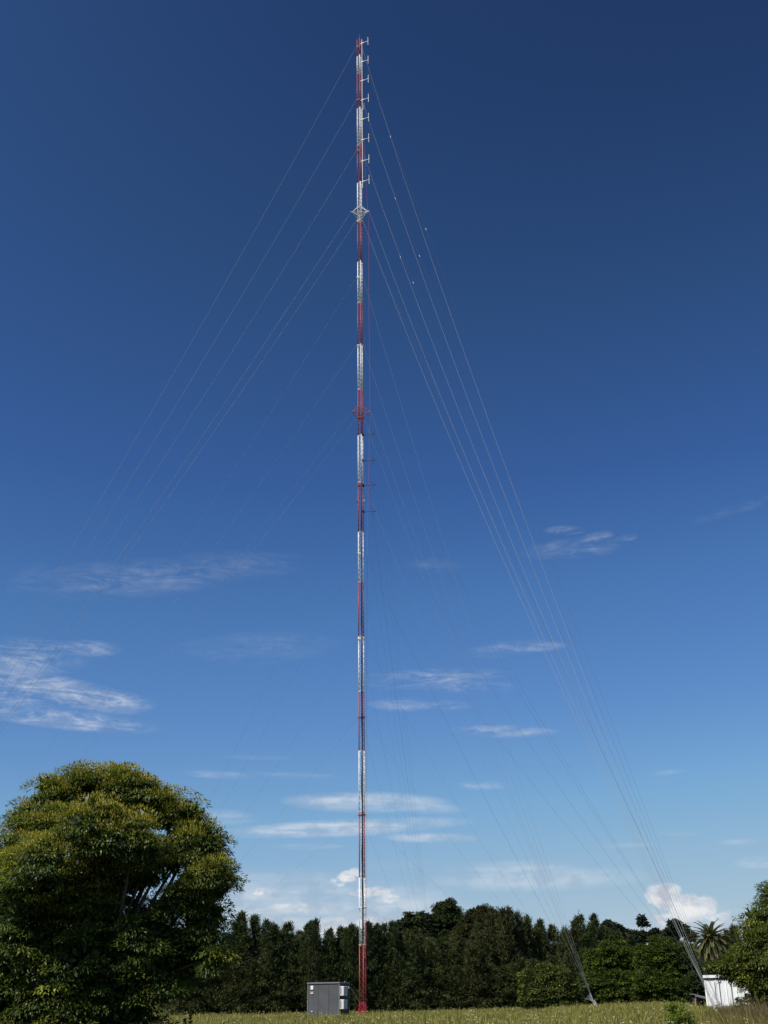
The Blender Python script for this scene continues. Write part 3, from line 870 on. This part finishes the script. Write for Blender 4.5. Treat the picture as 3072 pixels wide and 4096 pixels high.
# bright round-topped trees right of centre
def lobset(cpx, lobes_px, Y):
    c = W(cpx, 3990, Y); o_ = []
    for (px, py, rp, dY) in lobes_px:
        p = W(px, py, Y + dY); dep = (Vector(p) - Vector((0, 0, EYE))).dot(fw)
        o_.append((p.x - c.x, dY, p.z, rp / F_PX * dep))
    return c, o_
def green(cpx, ls, Y, label, cols, seed, tips=None, m='broad', ll=.22, lw=.12, dens=3.4, per=60, cr=.42, tr=.16, group='broad trees along the edge of the meadow'):
    c, o_ = lobset(cpx, ls, Y)
    return lobed_tree('broadleaf_tree', (c.x, Y, 0), o_, tr, ll, lw, dens, per, cr, cols, tips, M[m], label, 'tree', group, seed=seed, droop=.4)
GB = [(.050, .080, .014), (.100, .135, .022)]
green(2455, [(2455, 3830, 70, 0), (2400, 3860, 58, 0), (2510, 3850, 62, 0), (2545, 3880, 52, 0), (2390, 3930, 60, -1), (2450, 3940, 75, -1), (2520, 3950, 70, -1), (2460, 4000, 60, -1), (2400, 3990, 50, 0)], 140,
      'bright green round topped tree just left of the pair behind the meadow', GB, 21)
green(2665, [(2660, 3820, 70, 0), (2600, 3850, 62, 0), (2720, 3830, 60, 0), (2740, 3880, 55, 0), (2600, 3930, 62, -1), (2670, 3940, 75, -1), (2730, 3950, 60, -1), (2660, 4000, 60, -1), (2580, 3990, 48, 0)], 134,
      'bright green round topped tree left of the palm, behind the guy wires', [(.046, .072, .013), (.088, .120, .020)], 22)
green(2200, [(2180, 3905, 48, 0), (2130, 3935, 46, 0), (2235, 3925, 50, 0), (2270, 3960, 42, 0), (2150, 3980, 50, -.6), (2210, 3990, 52, -.6), (2270, 4000, 34, -.3), (2120, 3995, 36, 0)], 126,
      'lighter green bushy tree in front of the dark row, left of the meadow anchor', [(.070, .092, .022), (.120, .145, .034)], 23)
green(2850, [(2840, 3895, 40, 0), (2880, 3880, 42, 0), (2930, 3870, 46, 0), (2800, 3910, 34, 0), (2985, 3850, 50, 0), (2870, 3940, 40, 0), (2780, 3950, 44, 0)], 118,
      'dark leafy tree behind the white shed roof, below the palm', [(.022, .038, .009), (.036, .052, .012)], 24)
green(1785, [(1786, 3650, 44, 0), (1765, 3690, 46, 0), (1810, 3690, 48, 0), (1740, 3720, 40, 0), (1835, 3720, 38, 0), (1790, 3760, 60, 0), (1740, 3790, 45, 0), (1830, 3800, 50, 0)], 172,
      'tall pale green round crowned tree rising above the dark row right of the mast', [(.034, .052, .018), (.054, .076, .026)], 25, ll=.30, lw=.16, cr=.5, per=52, dens=2.4)
green(1640, [(1636, 3700, 36, 0), (1662, 3695, 34, 0), (1612, 3720, 32, 0), (1694, 3690, 30, 0), (1660, 3740, 50, 0), (1610, 3760, 40, 0), (1700, 3750, 40, 0)], 166,
      'pale green bumpy crowned tree between the mast and the tallest round crown', [(.032, .048, .017), (.050, .068, .024)], 26, ll=.30, lw=.16, cr=.5, per=46, dens=2.4)
green(1925, [(1923, 3660, 38, 0), (1890, 3690, 44, 0), (1950, 3680, 42, 0), (1985, 3690, 44, 0), (1870, 3740, 50, 0), (1940, 3740, 60, 0), (2010, 3730, 50, 0), (2000, 3790, 60, 0), (1900, 3810, 60, 0)], 152,
      'broad brownish green crowned tree right of the tallest round crown', [(.040, .044, .015), (.058, .060, .020)], 27, ll=.26, lw=.10, cr=.5, per=60, dens=3.0)

# narrow dark feathery trees (she-oaks): variants and their copies
def sheoak(name, H, rad, leaders, seed, colA, colB, clumps=300, per=30):
    """feathery tree: upright sprays round one or several leaders"""
    global rng
    rng = np.random.default_rng(seed)
    root = empty(name, (0, 0, 0))
    Ps = []; Ds = []; Cs = []
    tr = []
    nl = len(leaders)
    for (lx, ly, lh, lr) in leaders:
        n = int(clumps / nl)
        h = rng.beta(1.2, 1.15, n) * lh * .99
        hr = h / lh
        prof = np.clip(1.15 * (1 - hr) ** .85, .05, 1) * (0.62 + .38 * np.clip(hr * 5, 0, 1))
        th = rng.uniform(0, 2 * math.pi, n)
        rr_ = lr * prof * rng.uniform(.35, 1.05, n) * (1 + .30 * np.sin(th * 3 + h * 2.2) + .22 * np.sin(h * 1.9 + lx * 3 + 2 * np.cos(th)) + rng.normal(0, .16, n))
        cx = lx * (1 - hr * 0) + rr_ * np.cos(th); cy = ly + rr_ * np.sin(th)
        cz = h + .15 * rr_
        cen = np.stack([cx, cy, cz], 1)
        outw = np.stack([np.cos(th), np.sin(th), np.zeros(n)], 1)
        ct = rng.uniform(0, 1, n)
        idx = np.repeat(np.arange(n), per)
        N_ = len(idx)
        sz = ((.30 + .52 * (1 - hr)) * rng.uniform(.6, 1.55, n))[idx]
        s = rng.normal(0, 1, (N_, 3)) * np.array([.5, .5, .62]) * sz[:, None] * .62
        P = cen[idx] + s
        D = outw[idx] * .55 + rng.normal(0, .38, (N_, 3)) + np.array([0, 0, 1]) * (np.where(rng.uniform(0, 1, N_) < .62, .9, -.7))[:, None]
        Ps.append(P); Ds.append(D)
        ci = ct[idx][:, None]
        Cs.append((np.array(colA) * (1 - ci) + np.array(colB) * ci) * rng.uniform(.65, 1.35, (N_, 1)))
        # wispy tip
        tr.append([(0, 0, -.2), (lx * .6, ly * .6, lh * .35), (lx, ly, lh * .7), (lx, ly, lh * .99)])
    P = np.concatenate(Ps); D = np.concatenate(Ds); Cc = np.concatenate(Cs)
    P[:, 2] = np.maximum(P[:, 2], .05)
    n = len(P)
    leaves('crown', P, D, rng.normal(0, 1, (n, 3)), rng.uniform(.28, .62, n), rng.uniform(.045, .085, n), Cc, M['needle'], root, 0)
    mb = MB()
    for t_ in tr: mb.tube(t_, [.16, .12, .06, .015], 7)
    mb.build('trunk', M['bark'], root, True)
    return root
DA, DB = (.030, .046, .016), (.072, .098, .031)
BA, BB = (.042, .048, .018), (.080, .084, .030)
V = [
    sheoak('feathery_tree', 10, 1.6, [(0, 0, 10, 1.7)], 31, DA, DB, 420, 30),
    sheoak('feathery_tree', 10, 1.8, [(-.35, 0, 10, 1.6), (.8, .2, 8.8, 1.5), (-1.3, .2, 8.2, 1.3)], 32, DA, DB, 540, 30),
    sheoak('feathery_tree', 10, 1.5, [(0, 0, 10, 1.35), (.95, -.2, 9.4, 1.2)], 33, (.032, .042, .019), (.066, .082, .034), 460, 30),
    sheoak('feathery_tree', 10, 2.0, [(-.2, 0, 9.6, 1.9), (1.3, .1, 10, 1.5), (-1.5, .1, 9.2, 1.4)], 34, BA, BB, 600, 30),
    sheoak('feathery_tree', 10, 2.2, [(0, 0, 9.4, 2.3), (.9, .5, 10, 1.7), (-1.2, .3, 8.9, 1.8)], 35, DA, BB, 620, 30),
    sheoak('feathery_tree', 10, 2.2, [(0, 0, 9.6, 2.5), (1.5, .3, 10, 1.7), (-1.4, .4, 9.0, 2.0)], 36, (.036, .050, .018), (.078, .096, .032), 640, 30),
    sheoak('feathery_tree', 10, 2.2, [(.2, 0, 10, 2.1), (-1.0, -.3, 9.5, 1.5), (1.6, .2, 8.0, 1.6), (-2.0, .2, 7.0, 1.5)], 37, (.030, .044, .016), (.066, .084, .028), 680, 30),
]
used = set()
def put(vi, px, top, Y, wscale, label, rz, group='dark feathery trees in the row behind the mast'):
    if vi in used: r0 = copy_tree(V[vi])
    else: r0 = V[vi]; used.add(vi)
    p = W(px, top, Y)
    r0.location = (p.x, Y, 0); r0.rotation_euler = (0, 0, rz)
    sz = p.z / 10.0
    r0.scale = (wscale * 1.3, wscale * 1.3, sz)
    tag(r0, label, 'tree', group)
ROW = [ # px, top row, distance, variant, width
    (905, 3760, 124, 5, 1.0, 'behind the right rim of the big leafy tree'),
    (963, 3655, 124, 0, .95, 'first sharp spire right of the big leafy tree'),
    (1026, 3667, 125, 6, .85, 'broad domed one second from the big leafy tree'),
    (1093, 3702, 127, 2, .9, 'paler rounded one in the dip left of the hut'),
    (1142, 3696, 126, 6, .9, 'pointed one with a lower shoulder, left of the hut'),
    (1196, 3735, 128, 5, .8, 'low one just left of the triple spires'),
    (1227, 3703, 126, 0, .65, 'leftmost of the three close spires above the hut'),
    (1243, 3692, 127, 0, .6, 'middle of the three close spires above the hut'),
    (1262, 3686, 126, 2, .75, 'tallest of the three close spires above the hut'),
    (1316, 3720, 127, 6, .75, 'ragged one above the right end of the hut'),
    (1361, 3715, 128, 2, .75, 'many tipped one between hut and mast'),
    (1385, 3718, 127, 0, .7, 'thin one second to the left of the mast'),
    (1404, 3703, 128, 0, .75, 'narrow spire nearest the mast on its left'),
    (1430, 3697, 129, 3, .75, 'wide topped one directly behind the mast'),
    (1476, 3696, 129, 2, .8, 'spire nearest the mast on its right'),
    (1506, 3702, 130, 0, .8, 'second spire to the right of the mast'),
    (1541, 3697, 131, 1, .85, 'third feathery crown to the right of the mast'),
    (1568, 3694, 132, 2, .8, 'fourth feathery crown right of the mast, before the notch'),
    (1608, 3726, 133, 5, .8, 'low one in front of the pale bumpy crown'),
    (1660, 3740, 135, 3, .85, 'brownish one below the pale bumpy crown'),
    (1718, 3745, 136, 5, .9, 'dark one below left of the tallest round crown'),
    (1775, 3765, 137, 6, .9, 'dark one directly below the tallest round crown'),
    (1835, 3752, 138, 3, .9, 'brownish one below right of the tallest round crown'),
    (1890, 3730, 139, 4, .9, 'one in front of the broad brownish crown'),
    (1968, 3642, 141, 3, 1.0, 'broad flat topped brownish one with fine upright tips'),
    (2030, 3655, 142, 6, .95, 'dense one left of the tall brown spire'),
    (2066, 3636, 143, 3, .8, 'tall brownish spire before the big step down'),
    (2098, 3690, 144, 3, .8, 'shoulder of the tall brownish spire'),
    (2122, 3716, 145, 4, .7, 'low dark one at the big step down'),
    (2158, 3684, 146, 0, .85, 'thin spire right of the big step down'),
    (2208, 3694, 147, 5, .9, 'rounded one left of the double dark crown'),
    (2293, 3672, 148, 4, .8, 'left half of the double dark crown above the anchor'),
    (2333, 3662, 148, 1, .9, 'right half of the double dark crown above the anchor'),
    (2372, 3664, 149, 0, .95, 'single dark spire above the left bright tree'),
    (2412, 3697, 152, 5, .9, 'rounded dark one behind the left bright tree'),
    (2470, 3722, 156, 4, .85, 'small dark one behind the bright tree top'),
    (2900, 3706, 150, 4, .7, 'dark one right behind the palm crown'),
    (2940, 3712, 152, 2, .7, 'dark one between the palm and the right edge tree'),
]
rr = random.Random(4)
for i, (px, tp, Y, vi, ws, txt) in enumerate(ROW):
    put(vi, px, tp, Y, ws, 'dark feathery tree, ' + txt, rr.uniform(0, 6.28))
# front skirt: lower, fuller ones that hide the trunks
k = 0
for px in list(range(780, 2330, 62)):
    Yb = 121 + (px - 780) * .0135
    tp = 3800 + rr.uniform(-35, 60)
    put([4, 5, 6, 3, 5][k % 5], px + rr.uniform(-14, 14), tp, Yb + rr.uniform(-1, 1.2), rr.uniform(.78, 1.0), 'low dark feathery tree filling the foot of the row under the taller crowns', rr.uniform(0, 6.28),
        'low feathery trees along the foot of the row')
    k += 1
# second rank behind
for px in range(860, 2960, 85):
    tp = 3745 + rr.uniform(-14, 45)
    put([5, 3, 6][k % 3], px, tp, 158 + rr.uniform(-2, 5) if px > 1700 else 146 + rr.uniform(-2, 4), rr.uniform(1.0, 1.25), 'dark feathery tree of the rear rank, hidden but for bits between the front crowns', rr.uniform(0, 6.28),
        'feathery trees of the rear rank')
    k += 1

# distant eucalypts (thin trunk, clumpy flat crowns)
def gum(cpx, ls, Y, label, seed, cols=((.024, .036, .018), (.040, .052, .026))):
    c, o_ = lobset(cpx, ls, Y)
    return lobed_tree('gum_tree', (c.x, Y, 0), o_, .18, .34, .16, 2.2, 40, .5, cols, None, M['broad'], label, 'tree', 'gum trees on the skyline', seed=seed, droop=.5, fork=5.0, inner=.1)
gum(2569, [(2567, 3676, 11, 0), (2575, 3688, 11, 0), (2562, 3692, 9, 0), (2590, 3700, 5, 0)], 205, 'lone top heavy gum tree sticking up left of the cloud', 41)
gum(2540, [(2535, 3748, 22, 0), (2572, 3744, 14, 0), (2592, 3750, 15, 0), (2550, 3770, 24, 0)], 200, 'low gum crown at the foot of the lone top heavy gum', 42)
gum(2627, [(2622, 3738, 18, 0), (2645, 3745, 16, 0), (2600, 3748, 16, 0)], 200, 'small gum crown between the lone gum and the pair by the cables', 43)
gum(2697, [(2690, 3700, 14, 0), (2705, 3698, 14, 0), (2672, 3735, 16, 0), (2700, 3735, 18, 0), (2735, 3715, 14, 0), (2690, 3752, 20, 0)], 195, 'open crowned gum tree just left of the palm, behind the guy wires', 44)
gum(2755, [(2750, 3738, 16, 0), (2768, 3748, 14, 0)], 195, 'small gum crown touching the left fronds of the palm', 45)
gum(2480, [(2450, 3716, 26, 0), (2480, 3728, 22, 0), (2505, 3742, 20, 0), (2430, 3708, 20, 0)], 190, 'sloping skyline gum right of the dark spire', 46)

# palm
PYd = 138.0
pc = W(2843, 3762, PYd)
palm = empty('date_palm', (pc.x, PYd, 0)); tag(palm, 'date palm with a full round head of arching fronds, above the white shed', 'palm tree')
mb = MB(); hz = pc.z
mb.tube([(0, 0, -.1), (0, 0, .5), (.05, 0, hz * .5), (.05, 0, hz - .5), (0, 0, hz)], [.55, .45, .40, .48, .30], 10)
mb.build('trunk', M['palmbark'], palm, True)
rng = np.random.default_rng(77)
nfr = 96
for i in range(nfr):
    u_ = (i + .5) / nfr
    elv = math.asin(1 - 1.62 * u_)             # from upright to drooping
    a = i * 2.39996
    Lf = 3.15 * (1.0 - .16 * (1 - u_)) * rng.uniform(.9, 1.08)
    n = 12; pts = []; p = Vector((0, 0, hz)); e = elv + .12
    for j in range(n + 1):
        pts.append(p.copy())
        p = p + Vector((math.cos(a) * math.cos(e), math.sin(a) * math.cos(e), math.sin(e))) * (Lf / n)
        e -= (.085 + .03 * u_) if e > -1.35 else 0
    Pl = []; Dl = []; Nl = []; Ll = []
    nl_ = 44
    for j in range(nl_):
        tt = .12 + .88 * j / nl_
        f_ = tt * n; j0 = min(int(f_), n - 1); q = pts[j0].lerp(pts[j0 + 1], f_ - j0)
        d = (pts[j0 + 1] - pts[j0]).normalized(); sd = d.cross(Vector((0, 0, 1))).normalized() if abs(d.z) < .98 else Vector((-math.sin(a), math.cos(a), 0))
        upv = sd.cross(d)
        for sgn in (-1, 1):
            dl = (sd * sgn * .62 + d * .75 + upv * .22)
            Pl.append(q); Dl.append(dl); Nl.append(upv + sd * rng.normal(0, .2)); Ll.append(.46 * (1 - .45 * abs(tt - .45) * 1.6))
    n2_ = len(Pl)
    dead = u_ > .86
    base = np.array([.24, .17, .10]) if dead else np.array([.120, .130, .050]) * (1 + .35 * rng.uniform(-1, 1))
    fo = leaves('frond', np.array(Pl), np.array(Dl), np.array(Nl), np.array(Ll), .06, base * rng.uniform(.75, 1.3, (n2_, 1)), M['broad'], palm)
    if dead: fo['label'] = 'dry brownish drooping frond'
    rb = MB(); rb.tube([pts[j] for j in range(n + 1)], [.035 * (1 - .8 * j / n) for j in range(n + 1)], 4); rb.build('midrib', M['palmbark'], fo)

# ------------------------------------------------------------------ small plants
def bush(px, Y, width, height, label, name, cols, seed, tall=False, ll=.09, lw=.045, per=50):
    p = W(px, 3990, Y); lobes = []
    rr = random.Random(seed)
    nl = 7
    for i in range(nl):
        h = height * (.25 + .6 * i / (nl - 1)); r = width * (.30 - .12 * i / (nl - 1))
        lobes.append((rr.uniform(-.25, .25) * width, rr.uniform(-.2, .2) * width, h, max(.16, r)))
    return lobed_tree(name, (p.x, Y, 0), lobes, .03, ll, lw, 14, per, .16, cols, None, M['broad'], label, 'shrub', seed=seed, droop=.3, fork=.3)
bush(2700, 52, 1.1, 1.35, 'bright green leafy sapling standing in the meadow left of the white shed', 'shrub', [(.10, .14, .022), (.20, .25, .04)], 61)
bush(2725, 50, .9, .95, 'low bright green shoot beside the taller sapling near the bottom right', 'shrub', [(.10, .14, .022), (.20, .25, .04)], 62)
bush(2968, 64, .7, 1.5, 'small dark green bush at the right end of the white shed front', 'shrub', [(.03, .045, .012), (.055, .075, .018)], 63)
bush(650, 37, 1.0, .95, 'grey green weed clump at the right foot of the big leafy tree', 'shrub', [(.05, .055, .03), (.075, .08, .045)], 64, ll=.07, lw=.03)
bush(540, 36, .9, .9, 'dark weed clump under the middle of the big leafy tree', 'shrub', [(.03, .04, .02), (.05, .06, .03)], 65, ll=.07, lw=.03)

# tall thistle-like stems right of the big tree
rng = np.random.default_rng(5)
for px, Y, h, lab in ((765, 44, 1.15, 'dark upright weed stalk in the grass, the taller of two right of the big tree'), (745, 44, .98, 'dark upright weed stalk in the grass, the shorter of two right of the big tree')):
    p = W(px, 3990, Y); wd_ = empty('weed_stalk', (p.x, Y, 0)); tag(wd_, lab, 'weed', 'weed stalks right of the big tree')
    mb = MB(); mb.tube([(0, 0, 0), (.03, 0, h * .5), (.01, 0, h)], [.014, .010, .005], 5); mb.build('stem', M['bark'], wd_)
    n = 130; hh = rng.uniform(.2, 1, n) * h
    leaves('leaves', np.stack([rng.normal(0, .02, n), rng.normal(0, .02, n), hh], 1), np.stack([rng.normal(0, 1, n), rng.normal(0, 1, n), np.full(n, .9)], 1), rng.normal(0, 1, (n, 3)), .12, .035, np.full((n, 3), .03) * np.array([1, 1.1, .6]), M['broad'], wd_)

# ------------------------------------------------------------------ meadow grass
def grass_field(name, n, ymin, ymax, hw0, hmin, hmax, cols, label, blades=4, wid=.022, seed=3, power=1.0, xr=None, lean=.25, dens_fn=None):
    rg = np.random.default_rng(seed)
    Y = ymin + (ymax - ymin) * rg.uniform(0, 1, n) ** power
    if xr is None: X = rg.uniform(-1, 1, n) * (Y * .42 + hw0)
    else: X = rg.uniform(xr[0], xr[1], n)
    patch = .5 + .5 * np.sin(X * .55 + 2.1 * np.sin(Y * .21)) * np.cos(Y * .33 + 1.4 * np.sin(X * .17))
    keep = np.ones(n, bool)
    if dens_fn is not None: keep = dens_fn(X, Y, rg)
    X, Y, patch = X[keep], Y[keep], patch[keep]; n = len(X)
    idx = np.repeat(np.arange(n), blades); m_ = len(idx)
    P = np.stack([X[idx] + rg.normal(0, .07, m_), Y[idx] + rg.normal(0, .07, m_), -.05 + rise(X[idx], Y[idx])], 1)
    h = rg.uniform(hmin, hmax, n)[idx] * rg.uniform(.5, 1.15, m_) * (.68 + .5 * patch[idx]) * np.where(rg.uniform(0, 1, n) < .03, 1.5, 1.0)[idx]
    D = np.stack([rg.normal(0, lean, m_), rg.normal(0, lean, m_), np.ones(m_)], 1)
    cA, cB, cC = [np.array(c) for c in cols]
    t1 = np.clip(patch[idx] + rg.normal(0, .25, m_), 0, 1)[:, None]
    col = cA * (1 - t1) + cB * t1
    sel = rg.uniform(0, 1, m_) < .22
    col[sel] = cC
    col = col * rg.uniform(.65, 1.4, (m_, 1))
    o = leaves(name, P, D, np.stack([rg.normal(0, .5, m_), -np.ones(m_), np.zeros(m_)], 1), h, wid * rg.uniform(.7, 1.6, m_), col, M['grass'])
    tag(o, label, 'grass', kind='stuff')
    return o
GC = ((.125, .148, .030), (.235, .225, .055), (.36, .31, .11))
grass_field('meadow_grass', 95000, 30, 135, 4, .38, .60, GC, 'tall yellowish green meadow grass covering the whole field', blades=4, wid=.040, power=1.15)
grass_field('far_meadow_grass', 26000, 120, 175, 4, .40, .62, GC, 'meadow grass at the far edge below the tree row', blades=4, wid=.06, seed=8,
            dens_fn=lambda X, Y, rg: Y < 126 + np.clip((X + 25) * .55, -6, 60))
# flower heads: tiny pale umbels over the meadow
rg = np.random.default_rng(9)
n = 1500
Y = rg.uniform(34, 140, n); X = rg.uniform(-1, 1, n) * (Y * .4 + 3)
P = np.stack([X, Y, rg.uniform(.42, .66, n) + rise(X, Y)], 1)
idx = np.repeat(np.arange(n), 5); m_ = len(idx)
Pf = P[idx] + rg.normal(0, .022, (m_, 3)) * np.array([1.3, 1.3, .4])
o = leaves('meadow_flowers', Pf, rg.normal(0, 1, (m_, 3)) * np.array([1, 1, .3]), np.tile([0, -.5, 1.0], (m_, 1)) + rg.normal(0, .3, (m_, 3)), .06, .05, np.tile([.55, .53, .33], (m_, 1)) * rg.uniform(.6, 1.2, (m_, 1)), M['petal'])
tag(o, 'scattered small cream flower heads over the meadow grass', 'flowers', kind='stuff')
# dry weeds: right corner and left corner
def weedpatch(name, px0, px1, Y0, Y1, n, hmin, hmax, cols, label, seed):
    a = W(px0, 3990, (Y0 + Y1) / 2).x; b_ = W(px1, 3990, (Y0 + Y1) / 2).x
    return grass_field(name, n, Y0, Y1, 0, hmin, hmax, cols, label, blades=9, wid=.026, seed=seed, xr=(a, b_), lean=.42)
BR = ((.09, .07, .035), (.16, .12, .06), (.24, .19, .10))
weedpatch('dry_weeds', 3000, 3300, 48, 62, 2600, .7, 1.32, BR, 'tangled brown dead weeds in the lower right corner', 12)
weedpatch('low_dry_weeds', 2930, 3120, 48, 60, 2000, .5, .85, ((.13, .12, .035), (.20, .17, .05), (.28, .24, .10)), 'low brownish weeds in front of the white shed', 13)
weedpatch('dry_grass_tuft', -300, 150, 33, 38, 1300, .7, 1.15, BR, 'brown dry grass at the bottom left corner under the big tree', 14)
